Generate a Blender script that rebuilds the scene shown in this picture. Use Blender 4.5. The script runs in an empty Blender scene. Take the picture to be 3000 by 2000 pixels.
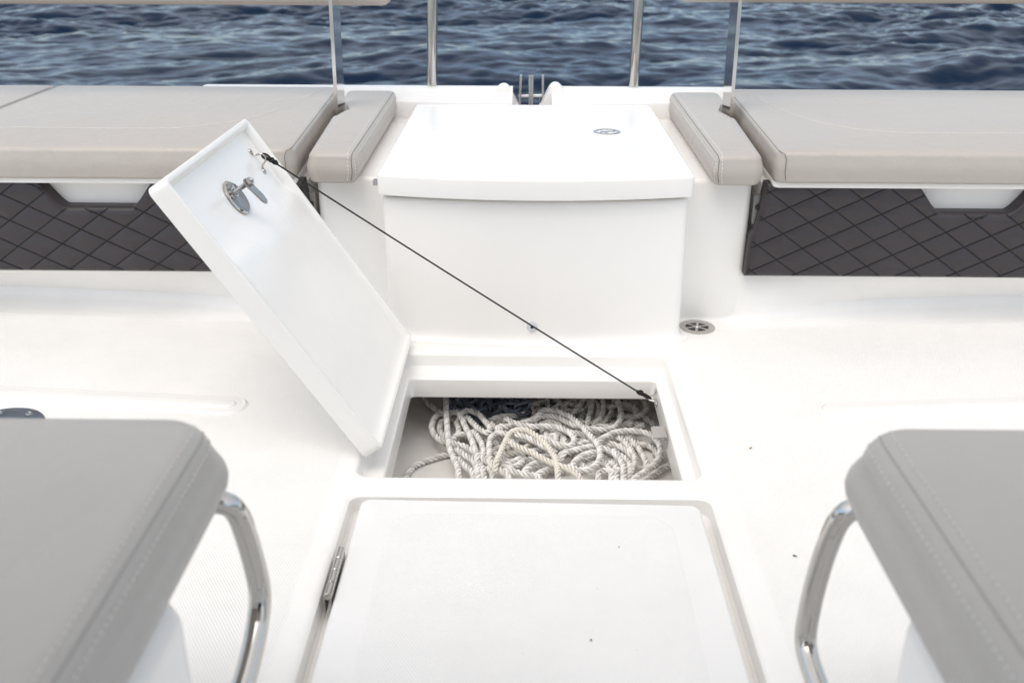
import bpy, bmesh, math, random
import numpy as np
from mathutils import Vector, Matrix
R = math.radians
scene = bpy.context.scene
col = scene.collection

# ------------------------------------------------------------------ camera
PITCH, YAW, ROLL = R(23.3), R(0.7), R(0.2)
cd = bpy.data.cameras.new("camera")
cam = bpy.data.objects.new("camera", cd)
col.objects.link(cam)
cd.sensor_width = 36.0
cd.lens = 35.0
cd.clip_start = 0.05
cd.clip_end = 6000
_f = Vector((-math.sin(YAW) * math.cos(PITCH), math.cos(YAW) * math.cos(PITCH), -math.sin(PITCH)))
_r = Vector((math.cos(YAW), math.sin(YAW), 0))
_u = _r.cross(_f)
_r2 = _r * math.cos(ROLL) + _u * math.sin(ROLL)
_u2 = _u * math.cos(ROLL) - _r * math.sin(ROLL)
_m = Matrix((_r2, _u2, -_f)).transposed().to_4x4()
_m.translation = (0, 0, 1.0)
cam.matrix_world = _m
cd.dof.use_dof = True
cd.dof.focus_distance = 2.35
cd.dof.aperture_fstop = 4.5
scene.camera = cam

# ------------------------------------------------------------------ sky and sun (bright overcast)
SUN_EL, SUN_AZ = R(65), R(205)        # azimuth clockwise from +Y
world = bpy.data.worlds.new("World")
scene.world = world
world.use_nodes = True
nt = world.node_tree
nt.nodes.clear()
sky = nt.nodes.new("ShaderNodeTexSky")
sky.sky_type = 'NISHITA'
sky.sun_disc = False
sky.sun_elevation = SUN_EL
sky.sun_rotation = SUN_AZ
sky.air_density = 1.0
sky.dust_density = 1.0
sky.ozone_density = 1.0
# high cloud overhead, clearing to a darker blue band towards the horizon
wtc = nt.nodes.new("ShaderNodeTexCoord")
wsep = nt.nodes.new("ShaderNodeSeparateXYZ")
nt.links.new(wtc.outputs['Generated'], wsep.inputs[0])
wcl = nt.nodes.new("ShaderNodeTexNoise")
wcl.inputs['Scale'].default_value = 2.2
wcl.inputs['Detail'].default_value = 5.0
nt.links.new(wtc.outputs['Generated'], wcl.inputs['Vector'])
wadd = nt.nodes.new("ShaderNodeMath")
wadd.operation = 'MULTIPLY_ADD'
nt.links.new(wcl.outputs['Fac'], wadd.inputs[0])
wadd.inputs[1].default_value = 0.5
nt.links.new(wsep.outputs['Z'], wadd.inputs[2])
wmr = nt.nodes.new("ShaderNodeMapRange")
wmr.interpolation_type = 'SMOOTHSTEP'
wmr.inputs['From Min'].default_value = 0.30
wmr.inputs['From Max'].default_value = 0.95
nt.links.new(wadd.outputs[0], wmr.inputs['Value'])
hs_low = nt.nodes.new("ShaderNodeHueSaturation")
hs_low.inputs['Saturation'].default_value = 1.0
hs_low.inputs['Value'].default_value = 0.86
hs_high = nt.nodes.new("ShaderNodeHueSaturation")
hs_high.inputs['Saturation'].default_value = 0.06
hs_high.inputs['Value'].default_value = 1.28
wmix = nt.nodes.new("ShaderNodeMix")
wmix.data_type = 'RGBA'
bgn = nt.nodes.new("ShaderNodeBackground")
bgn.inputs['Strength'].default_value = 0.15
wo = nt.nodes.new("ShaderNodeOutputWorld")
nt.links.new(sky.outputs[0], hs_low.inputs['Color'])
nt.links.new(sky.outputs[0], hs_high.inputs['Color'])
nt.links.new(wmr.outputs[0], wmix.inputs['Factor'])
nt.links.new(hs_low.outputs[0], wmix.inputs[6])
nt.links.new(hs_high.outputs[0], wmix.inputs[7])
nt.links.new(wmix.outputs[2], bgn.inputs['Color'])
nt.links.new(bgn.outputs[0], wo.inputs['Surface'])

sl = bpy.data.lights.new("sun", 'SUN')
sl.energy = 0.5
sl.angle = R(40)
sl.color = (1.0, 0.90, 0.77)
sun = bpy.data.objects.new("sun", sl)
col.objects.link(sun)
sdir = Vector((math.sin(SUN_AZ) * math.cos(SUN_EL), math.cos(SUN_AZ) * math.cos(SUN_EL), math.sin(SUN_EL)))
sun.rotation_euler = sdir.to_track_quat('Z', 'Y').to_euler()
sun.location = (0, 0, 20)

scene.view_settings.view_transform = 'Standard'
scene.view_settings.look = 'None'
scene.view_settings.exposure = 0.70
scene.view_settings.gamma = 1.0
scene.render.engine = 'CYCLES'
scene.cycles.use_denoising = True
scene.cycles.max_bounces = 10

# ------------------------------------------------------------------ materials
def new_mat(name):
    m = bpy.data.materials.new(name)
    m.use_nodes = True
    t = m.node_tree
    return m, t, t.nodes['Principled BSDF']

def N(t, kind, **kw):
    n = t.nodes.new(kind)
    for k, v in kw.items():
        if k in n.inputs.keys():
            n.inputs[k].default_value = v
        else:
            setattr(n, k, v)
    return n

def math_node(t, op, a, b=None, c=None):
    n = t.nodes.new('ShaderNodeMath')
    n.operation = op
    for i, v in enumerate((a, b, c)):
        if v is None:
            continue
        if isinstance(v, (int, float)):
            n.inputs[i].default_value = v
        else:
            t.links.new(v, n.inputs[i])
    return n.outputs[0]

def simple(name, color, rough=.4, metal=0.0, noise=None, var=0.0, bump=None, coat=0.0, rvar=0.0, bump2=None):
    """noise: scale of the mottling; var: its strength; bump: (scale, distance)"""
    m, t, b = new_mat(name)
    b.inputs['Base Color'].default_value = (*color, 1)
    b.inputs['Roughness'].default_value = rough
    b.inputs['Metallic'].default_value = metal
    b.inputs['Coat Weight'].default_value = coat
    tc = N(t, 'ShaderNodeTexCoord')
    if noise:
        nz = N(t, 'ShaderNodeTexNoise', Scale=noise, Detail=6.0, Roughness=.6)
        t.links.new(tc.outputs['Object'], nz.inputs['Vector'])
        mr = N(t, 'ShaderNodeMapRange')
        mr.inputs['From Min'].default_value = .15
        mr.inputs['From Max'].default_value = .85
        mr.inputs['To Min'].default_value = 1 - var
        mr.inputs['To Max'].default_value = 1 + var
        t.links.new(nz.outputs['Fac'], mr.inputs['Value'])
        mx = N(t, 'ShaderNodeMix', data_type='RGBA', blend_type='MULTIPLY')
        mx.inputs['Factor'].default_value = 1
        mx.inputs[6].default_value = (*color, 1)
        t.links.new(mr.outputs[0], mx.inputs[7])
        t.links.new(mx.outputs[2], b.inputs['Base Color'])
        if rvar:
            mr2 = N(t, 'ShaderNodeMapRange')
            mr2.inputs['From Min'].default_value = .15
            mr2.inputs['From Max'].default_value = .85
            mr2.inputs['To Min'].default_value = rough - rvar
            mr2.inputs['To Max'].default_value = rough + rvar
            t.links.new(nz.outputs['Fac'], mr2.inputs['Value'])
            t.links.new(mr2.outputs[0], b.inputs['Roughness'])
    if bump:
        nb = N(t, 'ShaderNodeTexNoise', Scale=bump[0], Detail=4.0, Roughness=.6)
        t.links.new(tc.outputs['Object'], nb.inputs['Vector'])
        bp = N(t, 'ShaderNodeBump', Strength=1.0, Distance=bump[1])
        t.links.new(nb.outputs['Fac'], bp.inputs['Height'])
        t.links.new(bp.outputs[0], b.inputs['Normal'])
        if bump2:
            nb2 = N(t, 'ShaderNodeTexNoise', Scale=bump2[0], Detail=3.0, Roughness=.5, Distortion=.8)
            t.links.new(tc.outputs['Object'], nb2.inputs['Vector'])
            bp2 = N(t, 'ShaderNodeBump', Strength=1.0, Distance=bump2[1])
            t.links.new(nb2.outputs['Fac'], bp2.inputs['Height'])
            t.links.new(bp.outputs[0], bp2.inputs['Normal'])
            t.links.new(bp2.outputs[0], b.inputs['Normal'])
    return m

def nonskid_material(name, color, region, depth=.0005):
    """gelcoat whose moulded diamond tread covers only region(t, x, y) -> mask socket"""
    m, t, b = new_mat(name)
    tc = N(t, 'ShaderNodeTexCoord')
    gm = N(t, 'ShaderNodeNewGeometry')
    sp = N(t, 'ShaderNodeSeparateXYZ')
    t.links.new(gm.outputs['Position'], sp.inputs[0])
    x, y, z = sp.outputs
    mask = region(t, x, y)
    flat = math_node(t, 'GREATER_THAN', z, -.006)
    up = N(t, 'ShaderNodeSeparateXYZ')
    t.links.new(gm.outputs['Normal'], up.inputs[0])
    mask = math_node(t, 'MULTIPLY', mask, flat)
    k = 2 * math.pi / .0105
    a = math_node(t, 'MULTIPLY', math_node(t, 'ADD', math_node(t, 'MULTIPLY', x, 1.0), math_node(t, 'MULTIPLY', y, .62)), k)
    c = math_node(t, 'MULTIPLY', math_node(t, 'SUBTRACT', math_node(t, 'MULTIPLY', x, 1.0), math_node(t, 'MULTIPLY', y, .62)), k)
    h = math_node(t, 'MULTIPLY', math_node(t, 'SINE', a), math_node(t, 'SINE', c))
    h = math_node(t, 'ABSOLUTE', h)
    h = math_node(t, 'MULTIPLY', h, mask)
    h = math_node(t, 'ADD', h, math_node(t, 'MULTIPLY', mask, 1.0))
    bp = N(t, 'ShaderNodeBump', Strength=1.0, Distance=depth)
    t.links.new(h, bp.inputs['Height'])
    t.links.new(bp.outputs[0], b.inputs['Normal'])
    nz = N(t, 'ShaderNodeTexNoise', Scale=5.0, Detail=8.0, Roughness=.65)
    t.links.new(gm.outputs['Position'], nz.inputs['Vector'])
    wear = math_node(t, 'MULTIPLY', math_node(t, 'SUBTRACT', nz.outputs['Fac'], .5), .15)
    grit = N(t, 'ShaderNodeTexNoise', Scale=160.0, Detail=2.0)
    t.links.new(gm.outputs['Position'], grit.inputs['Vector'])
    sp_ = N(t, 'ShaderNodeMapRange')
    sp_.inputs['From Min'].default_value = .73
    sp_.inputs['From Max'].default_value = .80
    sp_.inputs['To Min'].default_value = 0
    sp_.inputs['To Max'].default_value = .22
    t.links.new(grit.outputs['Fac'], sp_.inputs['Value'])
    f = math_node(t, 'SUBTRACT', math_node(t, 'ADD', 1.0, wear), math_node(t, 'MULTIPLY', mask, .015))
    f = math_node(t, 'SUBTRACT', f, sp_.outputs[0])
    mx = N(t, 'ShaderNodeMix', data_type='RGBA', blend_type='MULTIPLY')
    mx.inputs['Factor'].default_value = 1
    mx.inputs[6].default_value = (*color, 1)
    t.links.new(f, mx.inputs[7])
    t.links.new(mx.outputs[2], b.inputs['Base Color'])
    rg = math_node(t, 'ADD', .24, math_node(t, 'MULTIPLY', mask, .22))
    t.links.new(rg, b.inputs['Roughness'])
    return m

def smooth(t, v, a, c):
    n = N(t, 'ShaderNodeMapRange', interpolation_type='SMOOTHSTEP')
    n.inputs['From Min'].default_value = a
    n.inputs['From Max'].default_value = c
    t.links.new(v, n.inputs['Value'])
    return n.outputs[0]

def deck_region(t, x, y):
    ax = math_node(t, 'ABSOLUTE', math_node(t, 'SUBTRACT', x, .016))
    side = smooth(t, ax, .374, .386)
    # chevron of the bench line
    yl = math_node(t, 'MULTIPLY', math_node(t, 'MAXIMUM', math_node(t, 'SUBTRACT', ax, .5), 0.0), .085)
    yy = math_node(t, 'SUBTRACT', y, yl)
    back = math_node(t, 'SUBTRACT', 1.0, smooth(t, yy, 2.405, 2.417))
    rid = math_node(t, 'ABSOLUTE', math_node(t, 'SUBTRACT', math_node(t, 'SUBTRACT', y, 1.949), math_node(t, 'MULTIPLY', math_node(t, 'SUBTRACT', ax, .66), .085)))
    cap = math_node(t, 'MAXIMUM', math_node(t, 'SUBTRACT', .675, ax), 0.0)
    dist = math_node(t, 'SQRT', math_node(t, 'ADD', math_node(t, 'MULTIPLY', cap, cap), math_node(t, 'MULTIPLY', rid, rid)))
    far = smooth(t, dist, .041, .047)
    return math_node(t, 'MULTIPLY', math_node(t, 'MULTIPLY', side, back), far)

def hatch_region(t, x, y):
    ax = math_node(t, 'ABSOLUTE', math_node(t, 'SUBTRACT', x, .0155))
    a = math_node(t, 'MAXIMUM', math_node(t, 'SUBTRACT', ax, .195), 0.0)
    b = math_node(t, 'MAXIMUM', math_node(t, 'SUBTRACT', y, 1.47), 0.0)
    d = math_node(t, 'SQRT', math_node(t, 'ADD', math_node(t, 'MULTIPLY', a, a), math_node(t, 'MULTIPLY', b, b)))
    return math_node(t, 'SUBTRACT', 1.0, smooth(t, d, .054, .060))

WHITE = (.885, .862, .834)
M = {}
M['gelcoat'] = simple('white_gelcoat', WHITE, .22, noise=3.0, var=.035, rvar=.05, bump=(4.0, .002))
M['deck'] = nonskid_material('deck_gelcoat', WHITE, deck_region)
M['hatch'] = nonskid_material('hatch_gelcoat', (.845, .832, .818), hatch_region, .00032)
M['bin'] = simple('locker_liner', (.84, .81, .775), .45, noise=9.0, var=.10)
M['vinyl'] = simple('greige_vinyl', (.465, .422, .382), .37, noise=4.0, var=.03, rvar=.06, bump=(260.0, .0008), bump2=(11.0, .006))
M['vinyl_seat'] = simple('grey_vinyl', (.425, .400, .374), .38, noise=5.0, var=.04, rvar=.06, bump=(300.0, .0007), bump2=(9.0, .006))
M['thread'] = simple('pale_thread', (.74, .72, .68), .7)
M['thread_seat'] = simple('grey_thread', (.60, .58, .555), .7)
M['seam_seat'] = simple('grey_piping', (.31, .295, .28), .6)
M['seam'] = simple('dark_seam_piping', (.16, .15, .14), .6)  # dark tone of the piping along the seams
M['quilt'] = simple('charcoal_quilted_vinyl', (.036, .0285, .0325), .40, noise=7.0, var=.22, rvar=.08, bump=(500.0, .0004))
M['black_thread'] = simple('black_thread', (.004, .004, .0045), .7)
M['chrome'] = simple('polished_stainless', (.56, .54, .515), .05, metal=1.0, noise=14.0, var=.05, rvar=.03)
M['steel'] = simple('brushed_stainless', (.46, .45, .44), .34, metal=1.0, noise=60.0, var=.22, rvar=.08)
M['dark_glass'] = simple('unseen_dark_screen_glass', (.02, .022, .025), .08)  # dark glass of the added screen, for the chrome to reflect
M['dull_steel'] = simple('dull_grey_steel', (.33, .325, .32), .36, metal=1.0, noise=60.0, var=.30, rvar=.08)
M['post_steel'] = simple('mirror_post_steel', (.84, .83, .81), .10, metal=1.0)
M['tan_steel'] = simple('bead_blasted_steel', (.50, .47, .44), .42, metal=.6, noise=30.0, var=.05)
M['cord'] = simple('black_cord', (.012, .012, .012), .75, bump=(900.0, .0008))
M['rope'] = simple('white_rope', (.86, .84, .81), .75, noise=45.0, var=.16, bump=(700.0, .0006))
M['rope_cream'] = simple('cream_rope', (.80, .755, .68), .75, noise=45.0, var=.14, bump=(700.0, .0006))
M['rope_groove_shade'] = simple('groove_shade_strand', (.66, .635, .605), .8, noise=45.0, var=.18, bump=(700.0, .0006))  # shading between the rope strands put into one strand's colour
M['chain'] = simple('weathered_galvanised_chain', (.15, .18, .225), .5, metal=.5, noise=80.0, var=.4)
M['black'] = simple('black_plastic', (.012, .012, .013), .4)
M['plastic'] = simple('pale_plastic', (.62, .63, .65), .4)
M['grey_plastic'] = simple('grey_plastic', (.22, .215, .21), .5)
M['socket'] = simple('blue_reflection_steel', (.30, .36, .45), .32, metal=.9, noise=18.0, var=.35, rvar=.10)  # bluish reflection put into the steel's base colour

def water_material():
    m, t, b = new_mat('sea_water')
    b.inputs['Base Color'].default_value = (.0015, .012, .034, 1)
    b.inputs['Roughness'].default_value = .035
    b.inputs['Specular IOR Level'].default_value = .17
    b.inputs['IOR'].default_value = 1.333
    gm = N(t, 'ShaderNodeNewGeometry')
    mp = N(t, 'ShaderNodeMapping')
    mp.inputs['Scale'].default_value = (1.0, 1.5, 1.0)
    mp.inputs['Rotation'].default_value = (0, 0, .3)
    t.links.new(gm.outputs['Position'], mp.inputs['Vector'])
    n1 = N(t, 'ShaderNodeTexNoise', Scale=5.0, Detail=7.0, Roughness=.58, Distortion=.5)
    t.links.new(mp.outputs[0], n1.inputs['Vector'])
    bp = N(t, 'ShaderNodeBump', Strength=1.0, Distance=.012)
    t.links.new(n1.outputs['Fac'], bp.inputs['Height'])
    t.links.new(bp.outputs[0], b.inputs['Normal'])
    return m
M['water'] = water_material()

# ------------------------------------------------------------------ object helpers
WL = {}                                    # world position of every object's origin

def props(o, label=None, cat=None, group=None, kind=None):
    if label: o['label'] = label
    if cat: o['category'] = cat
    if group: o['group'] = group
    if kind: o['kind'] = kind
    return o

def thing(name, loc, label, cat, group=None):
    o = bpy.data.objects.new(name, None)
    o.empty_display_size = .05
    o.location = loc
    col.objects.link(o)
    WL[o] = Vector(loc)
    return props(o, label, cat, group)

def obj(name, bm, mat, parent=None, label=None, cat=None, group=None, kind=None, smooth_angle=40, recalc=True):
    """link a bmesh, given in world coordinates, as ONE object"""
    if recalc:
        bmesh.ops.recalc_face_normals(bm, faces=bm.faces[:])
    if parent is not None:
        org = WL[parent].copy()
    else:
        vs = [v.co for v in bm.verts]
        org = Vector(((min(v.x for v in vs) + max(v.x for v in vs)) / 2, (min(v.y for v in vs) + max(v.y for v in vs)) / 2, min(v.z for v in vs)))
    bmesh.ops.translate(bm, verts=bm.verts[:], vec=-org)
    ca = math.cos(R(smooth_angle))
    bm.normal_update()
    for f in bm.faces:
        f.smooth = True
    for e in bm.edges:
        if len(e.link_faces) == 2:
            e.smooth = e.link_faces[0].normal.dot(e.link_faces[1].normal) > ca
    me = bpy.data.meshes.new(name)
    bm.to_mesh(me)
    bm.free()
    mats = mat if isinstance(mat, (list, tuple)) else [mat]
    for m in mats:
        me.materials.append(m)
    o = bpy.data.objects.new(name, me)
    col.objects.link(o)
    WL[o] = org
    if parent is not None:
        o.parent = parent
    else:
        o.location = org
    return props(o, label, cat, group, kind)

# ------------------------------------------------------------------ shape helpers
def offset_poly(pts, d):
    """inset a CCW polygon by d"""
    n = len(pts)
    out = []
    for i in range(n):
        p0, p1, p2 = Vector(pts[i - 1]), Vector(pts[i]), Vector(pts[(i + 1) % n])
        a = (p1 - p0).normalized()
        b = (p2 - p1).normalized()
        na, nb = Vector((-a.y, a.x)), Vector((-b.y, b.x))
        k = 1 + na.dot(nb)
        out.append(p1 + (na + nb) * (d / max(k, .15)))
    return out

def rounded(pts, r, d=0.0, seg=6):
    """rounded outline of a CCW polygon inset by d; r: one radius or one per corner"""
    q = offset_poly(pts, d)
    n = len(pts)
    out = []
    for i in range(n):
        ri = r[i] if isinstance(r, (list, tuple)) else r
        p0, p1, p2 = q[i - 1], q[i], q[(i + 1) % n]
        if ri < .0015:
            out.append(p1)
            continue
        a = (p0 - p1).normalized()
        b = (p2 - p1).normalized()
        ang = a.angle(b)
        turn = a.x * b.y - a.y * b.x       # < 0 at a convex corner of a CCW polygon
        rr = max(ri - d if turn < 0 else ri + d, .0008)
        tl = rr / math.tan(ang / 2)
        bis = (a + b).normalized()
        c = p1 + bis * (rr / math.sin(ang / 2))
        s, e = p1 + a * tl - c, p1 + b * tl - c
        tot = s.angle(e)
        sg = -1 if (s.x * e.y - s.y * e.x) < 0 else 1
        for k in range(seg + 1):
            th = sg * tot * k / seg
            out.append(c + Vector((s.x * math.cos(th) - s.y * math.sin(th), s.x * math.sin(th) + s.y * math.cos(th))))
    return out

def rect(x0, x1, y0, y1):
    return [(x0, y0), (x1, y0), (x1, y1), (x0, y1)]

def loft(bm, loops, cap0=False, cap1=False, closed=True, mi=0):
    vs = [[bm.verts.new(p) for p in lp] for lp in loops]
    n = len(vs[0])
    for a, b in zip(vs, vs[1:]):
        for i in range(n if closed else n - 1):
            j = (i + 1) % n
            f = bm.faces.new((a[i], a[j], b[j], b[i]))
            f.material_index = mi
    if cap0: bm.faces.new(vs[0][::-1]).material_index = mi
    if cap1: bm.faces.new(vs[-1]).material_index = mi
    return vs

def slab(bm, pts, r, z0, z1, er=.006, bulge=0.0, crown=0.0, seg=6, eseg=5, flare=None, top_extra=None, er0=None):
    """rounded plate or cushion: outline pts (CCW), edge radius er, swelling sides, crowned top"""
    er0 = er if er0 is None else er0
    prof = []
    if flare:
        prof += flare
    else:
        for k in range(eseg + 1):
            a = math.pi / 2 * k / eseg
            prof.append((er0 * (1 - math.sin(a)), z0 + er0 * (1 - math.cos(a))))
    if bulge:
        for k in range(1, 6):
            t = k / 6
            prof.append((-bulge * math.sin(math.pi * t), z0 + er0 + (z1 - z0 - er - er0) * t))
    for k in range(eseg + 1):
        a = math.pi / 2 * k / eseg
        prof.append((er * (1 - math.cos(a)), z1 - er + er * math.sin(a)))
    if top_extra:
        prof += top_extra
    loops = [[(p.x, p.y, z) for p in rounded(pts, r, d, seg)] for d, z in prof]
    top = loops[-1]
    zt = prof[-1][1]
    cx = sum(p[0] for p in top) / len(top)
    cy = sum(p[1] for p in top) / len(top)
    if crown:
        for k in (.9, .78, .62, .45, .28, .12):
            loops.append([(cx + (p[0] - cx) * k, cy + (p[1] - cy) * k, zt + crown * (1 - k * k)) for p in top])
    vs = loft(bm, loops, cap0=True)
    if crown:
        c = bm.verts.new((cx, cy, zt + crown))
        l = vs[-1]
        for i in range(len(l)):
            bm.faces.new((l[i], l[(i + 1) % len(l)], c))
    else:
        bm.faces.new(vs[-1])
    return bm

def box(bm, x0, x1, y0, y1, z0, z1, b=.002, seg=2, mi=0):
    vs = [bm.verts.new((x, y, z)) for z in (z0, z1) for x, y in ((x0, y0), (x1, y0), (x1, y1), (x0, y1))]
    fs = [bm.faces.new([vs[i] for i in q]) for q in ((3, 2, 1, 0), (4, 5, 6, 7), (0, 1, 5, 4), (1, 2, 6, 5), (2, 3, 7, 6), (3, 0, 4, 7))]
    for f in fs: f.material_index = mi
    if b:
        es = list({e for f in fs for e in f.edges})
        bmesh.ops.bevel(bm, geom=es, offset=b, segments=seg, profile=.5, affect='EDGES')
    return vs

def spline(pts, step):
    """Catmull-Rom through pts, resampled at about step"""
    P = [Vector(p) for p in pts]
    P = [P[0] * 2 - P[1]] + P + [P[-1] * 2 - P[-2]]
    raw = []
    for i in range(1, len(P) - 2):
        p0, p1, p2, p3 = P[i - 1:i + 3]
        n = max(2, int((p2 - p1).length / step) * 2)
        for k in range(n):
            t = k / n
            raw.append(.5 * ((2 * p1) + (p2 - p0) * t + (2 * p0 - 5 * p1 + 4 * p2 - p3) * t * t + (3 * p1 - p0 - 3 * p2 + p3) * t ** 3))
    raw.append(P[-2])
    out = [raw[0]]
    acc = 0
    for a, b in zip(raw, raw[1:]):
        acc += (b - a).length
        if acc >= step:
            out.append(b)
            acc = 0
    if (out[-1] - raw[-1]).length > step * .3:
        out.append(raw[-1])
    return out

def frames(path):
    n = len(path)
    T = [(path[min(i + 1, n - 1)] - path[max(i - 1, 0)]).normalized() for i in range(n)]
    ref = Vector((0, 0, 1)) if abs(T[0].z) < .9 else Vector((1, 0, 0))
    u = (ref - T[0] * ref.dot(T[0])).normalized()
    out = []
    for i in range(n):
        u = (u - T[i] * u.dot(T[i]))
        u = u.normalized() if u.length > 1e-6 else T[i].orthogonal().normalized()
        out.append((T[i], u, T[i].cross(u)))
    return out

def tube(bm, path, r, n=12, caps=True, mi=0, dome=False):
    path = [Vector(p) for p in path]
    fr = frames(path)
    loops = []
    for i, (p, (t, u, v)) in enumerate(zip(path, fr)):
        ri = r[i] if isinstance(r, (list, tuple)) else r
        loops.append([p + (u * math.cos(2 * math.pi * k / n) + v * math.sin(2 * math.pi * k / n)) * ri for k in range(n)])
    return loft(bm, loops, caps, caps, mi=mi)

def lathe(bm, prof, origin, axis, n=32, mi=0, ref=None, cap0=True, cap1=True):
    """prof: (radius, height along axis) pairs"""
    a = Vector(axis).normalized()
    u = (Vector(ref) if ref else a.orthogonal()).normalized()
    u = (u - a * u.dot(a)).normalized()
    v = a.cross(u)
    o = Vector(origin)
    loops = [[o + a * h + (u * math.cos(2 * math.pi * k / n) + v * math.sin(2 * math.pi * k / n)) * max(r, 1e-5) for k in range(n)] for r, h in prof]
    return loft(bm, loops, cap0, cap1, mi=mi)

def prism(bm, outline, depth_vec, b=0.0, seg=2, mi=0):
    """extrude a planar 3D outline along depth_vec"""
    d = Vector(depth_vec)
    a = [bm.verts.new(p) for p in outline]
    c = [bm.verts.new(Vector(p) + d) for p in outline]
    n = len(a)
    fs = [bm.faces.new(a[::-1]), bm.faces.new(c)]
    for i in range(n):
        fs.append(bm.faces.new((a[i], a[(i + 1) % n], c[(i + 1) % n], c[i])))
    for f in fs: f.material_index = mi
    if b:
        es = list({e for f in fs for e in f.edges if e.calc_face_angle(0) > .5})
        bmesh.ops.bevel(bm, geom=es, offset=b, segments=seg, profile=.5, affect='EDGES')

def stitches(bm, path, length=.006, gap=.0035, r=.0007):
    """a row of thread dashes along a 3D path"""
    path = [Vector(p) for p in path]
    seg, acc, on, cur = [], 0.0, True, [path[0]]
    for a, b in zip(path, path[1:]):
        acc += (b - a).length
        cur.append(b)
        if acc >= (length if on else gap):
            if on and len(cur) >= 2:
                tube(bm, [cur[0], cur[-1]], r, 5)
            on = not on
            acc = 0.0
            cur = [b]

def arc_pts(cx, cy, r, a0, a1, n):
    return [(cx + r * math.cos(R(a0 + (a1 - a0) * k / n)), cy + r * math.sin(R(a0 + (a1 - a0) * k / n))) for k in range(n + 1)]

def B(): return bmesh.new()
XC = .0245                                  # the boat's centre line

# ------------------------------------------------------------------ water (wind chop as a real height field)
def build_water():
    n, size = 1024, 46.0
    rng = np.random.default_rng(11)
    k1 = np.fft.fftfreq(n, size / n) * 2 * np.pi
    kx, ky = np.meshgrid(k1, k1, indexing='ij')
    k = np.hypot(kx, ky)
    k[0, 0] = 1
    wd = np.array([.30, -.954])
    cosf = (kx * wd[0] + ky * wd[1]) / k
    Lw = 1.0
    ph = np.exp(-1 / (k * Lw) ** 2) / k ** 3.3 * (.06 + cosf ** 4) * np.exp(-(k * .030) ** 2)
    spec = (rng.normal(size=(n, n)) + 1j * rng.normal(size=(n, n))) * np.sqrt(ph)
    spec[0, 0] = 0
    h = np.real(np.fft.ifft2(spec))
    dx = np.real(np.fft.ifft2(-1j * kx / k * spec))
    dy = np.real(np.fft.ifft2(-1j * ky / k * spec))
    gust = np.real(np.fft.ifft2(np.fft.fft2(rng.normal(size=(n, n))) * np.exp(-(k * 1.3) ** 2)))
    gust = np.clip(1 + .26 * gust / gust.std(), .55, 1.7)
    h, dx, dy = h * gust, dx * gust, dy * gust
    s = .068 / h.std()
    h, dx, dy = h * s, dx * s * .9, dy * s * .9
    step = size / n
    i0, i1, j0, j1 = 120, 900, 0, 620
    X, Y = np.meshgrid(np.arange(i0, i1) * step - size / 2, np.arange(j0, j1) * step + 5.5, indexing='ij')
    zw = -.75
    vx = X + dx[i0:i1, j0:j1]
    vy = Y + dy[i0:i1, j0:j1]
    vz = zw + h[i0:i1, j0:j1]
    a, b = X.shape
    co = np.stack([vx, vy, vz], -1).reshape(-1, 3)
    idx = np.arange(a * b).reshape(a, b)
    q = np.stack([idx[:-1, :-1], idx[1:, :-1], idx[1:, 1:], idx[:-1, 1:]], -1).reshape(-1, 4)
    # the flat rest of the sea, out to the horizon
    x0, x1, y0, y1 = X.min() + .4, X.max() - .4, Y.min() + .4, Y.max() - .4
    big = 3000.0
    zf = zw - .02
    ring = np.array([[x0, y0, zf], [x1, y0, zf], [x1, y1, zf], [x0, y1, zf], [-big, -big, zf], [big, -big, zf], [big, big, zf], [-big, big, zf]])
    o = len(co)
    co = np.concatenate([co, ring])
    rq = np.array([[o + 4, o + 5, o + 1, o], [o + 5, o + 6, o + 2, o + 1], [o + 6, o + 7, o + 3, o + 2], [o + 7, o + 4, o, o + 3]])
    q = np.concatenate([q, rq])
    me = bpy.data.meshes.new("water")
    me.vertices.add(len(co))
    me.vertices.foreach_set("co", co.ravel())
    me.loops.add(q.size)
    me.loops.foreach_set("vertex_index", q.ravel().astype(np.int32))
    me.polygons.add(len(q))
    me.polygons.foreach_set("loop_start", np.arange(0, q.size, 4, dtype=np.int32))
    me.polygons.foreach_set("use_smooth", np.ones(len(q), dtype=bool))
    me.update(calc_edges=True)
    me.materials.append(M['water'])
    o = bpy.data.objects.new("water", me)
    col.objects.link(o)
    props(o, 'dark blue choppy sea beyond the bow', 'water', kind='structure')
build_water()

# ------------------------------------------------------------------ deck with its recesses and riser
def floor_line(x):
    d = abs(x - XC)
    return 2.4745 + .085 * max(0.0, d - .62) + .030 * min(1, max(0, (d - .62) / .35))

def cove(x):
    k = min(1, max(0, (abs(x - XC) - .495) / .085))
    return .16 + .84 * k * k * (3 - 2 * k)

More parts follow.
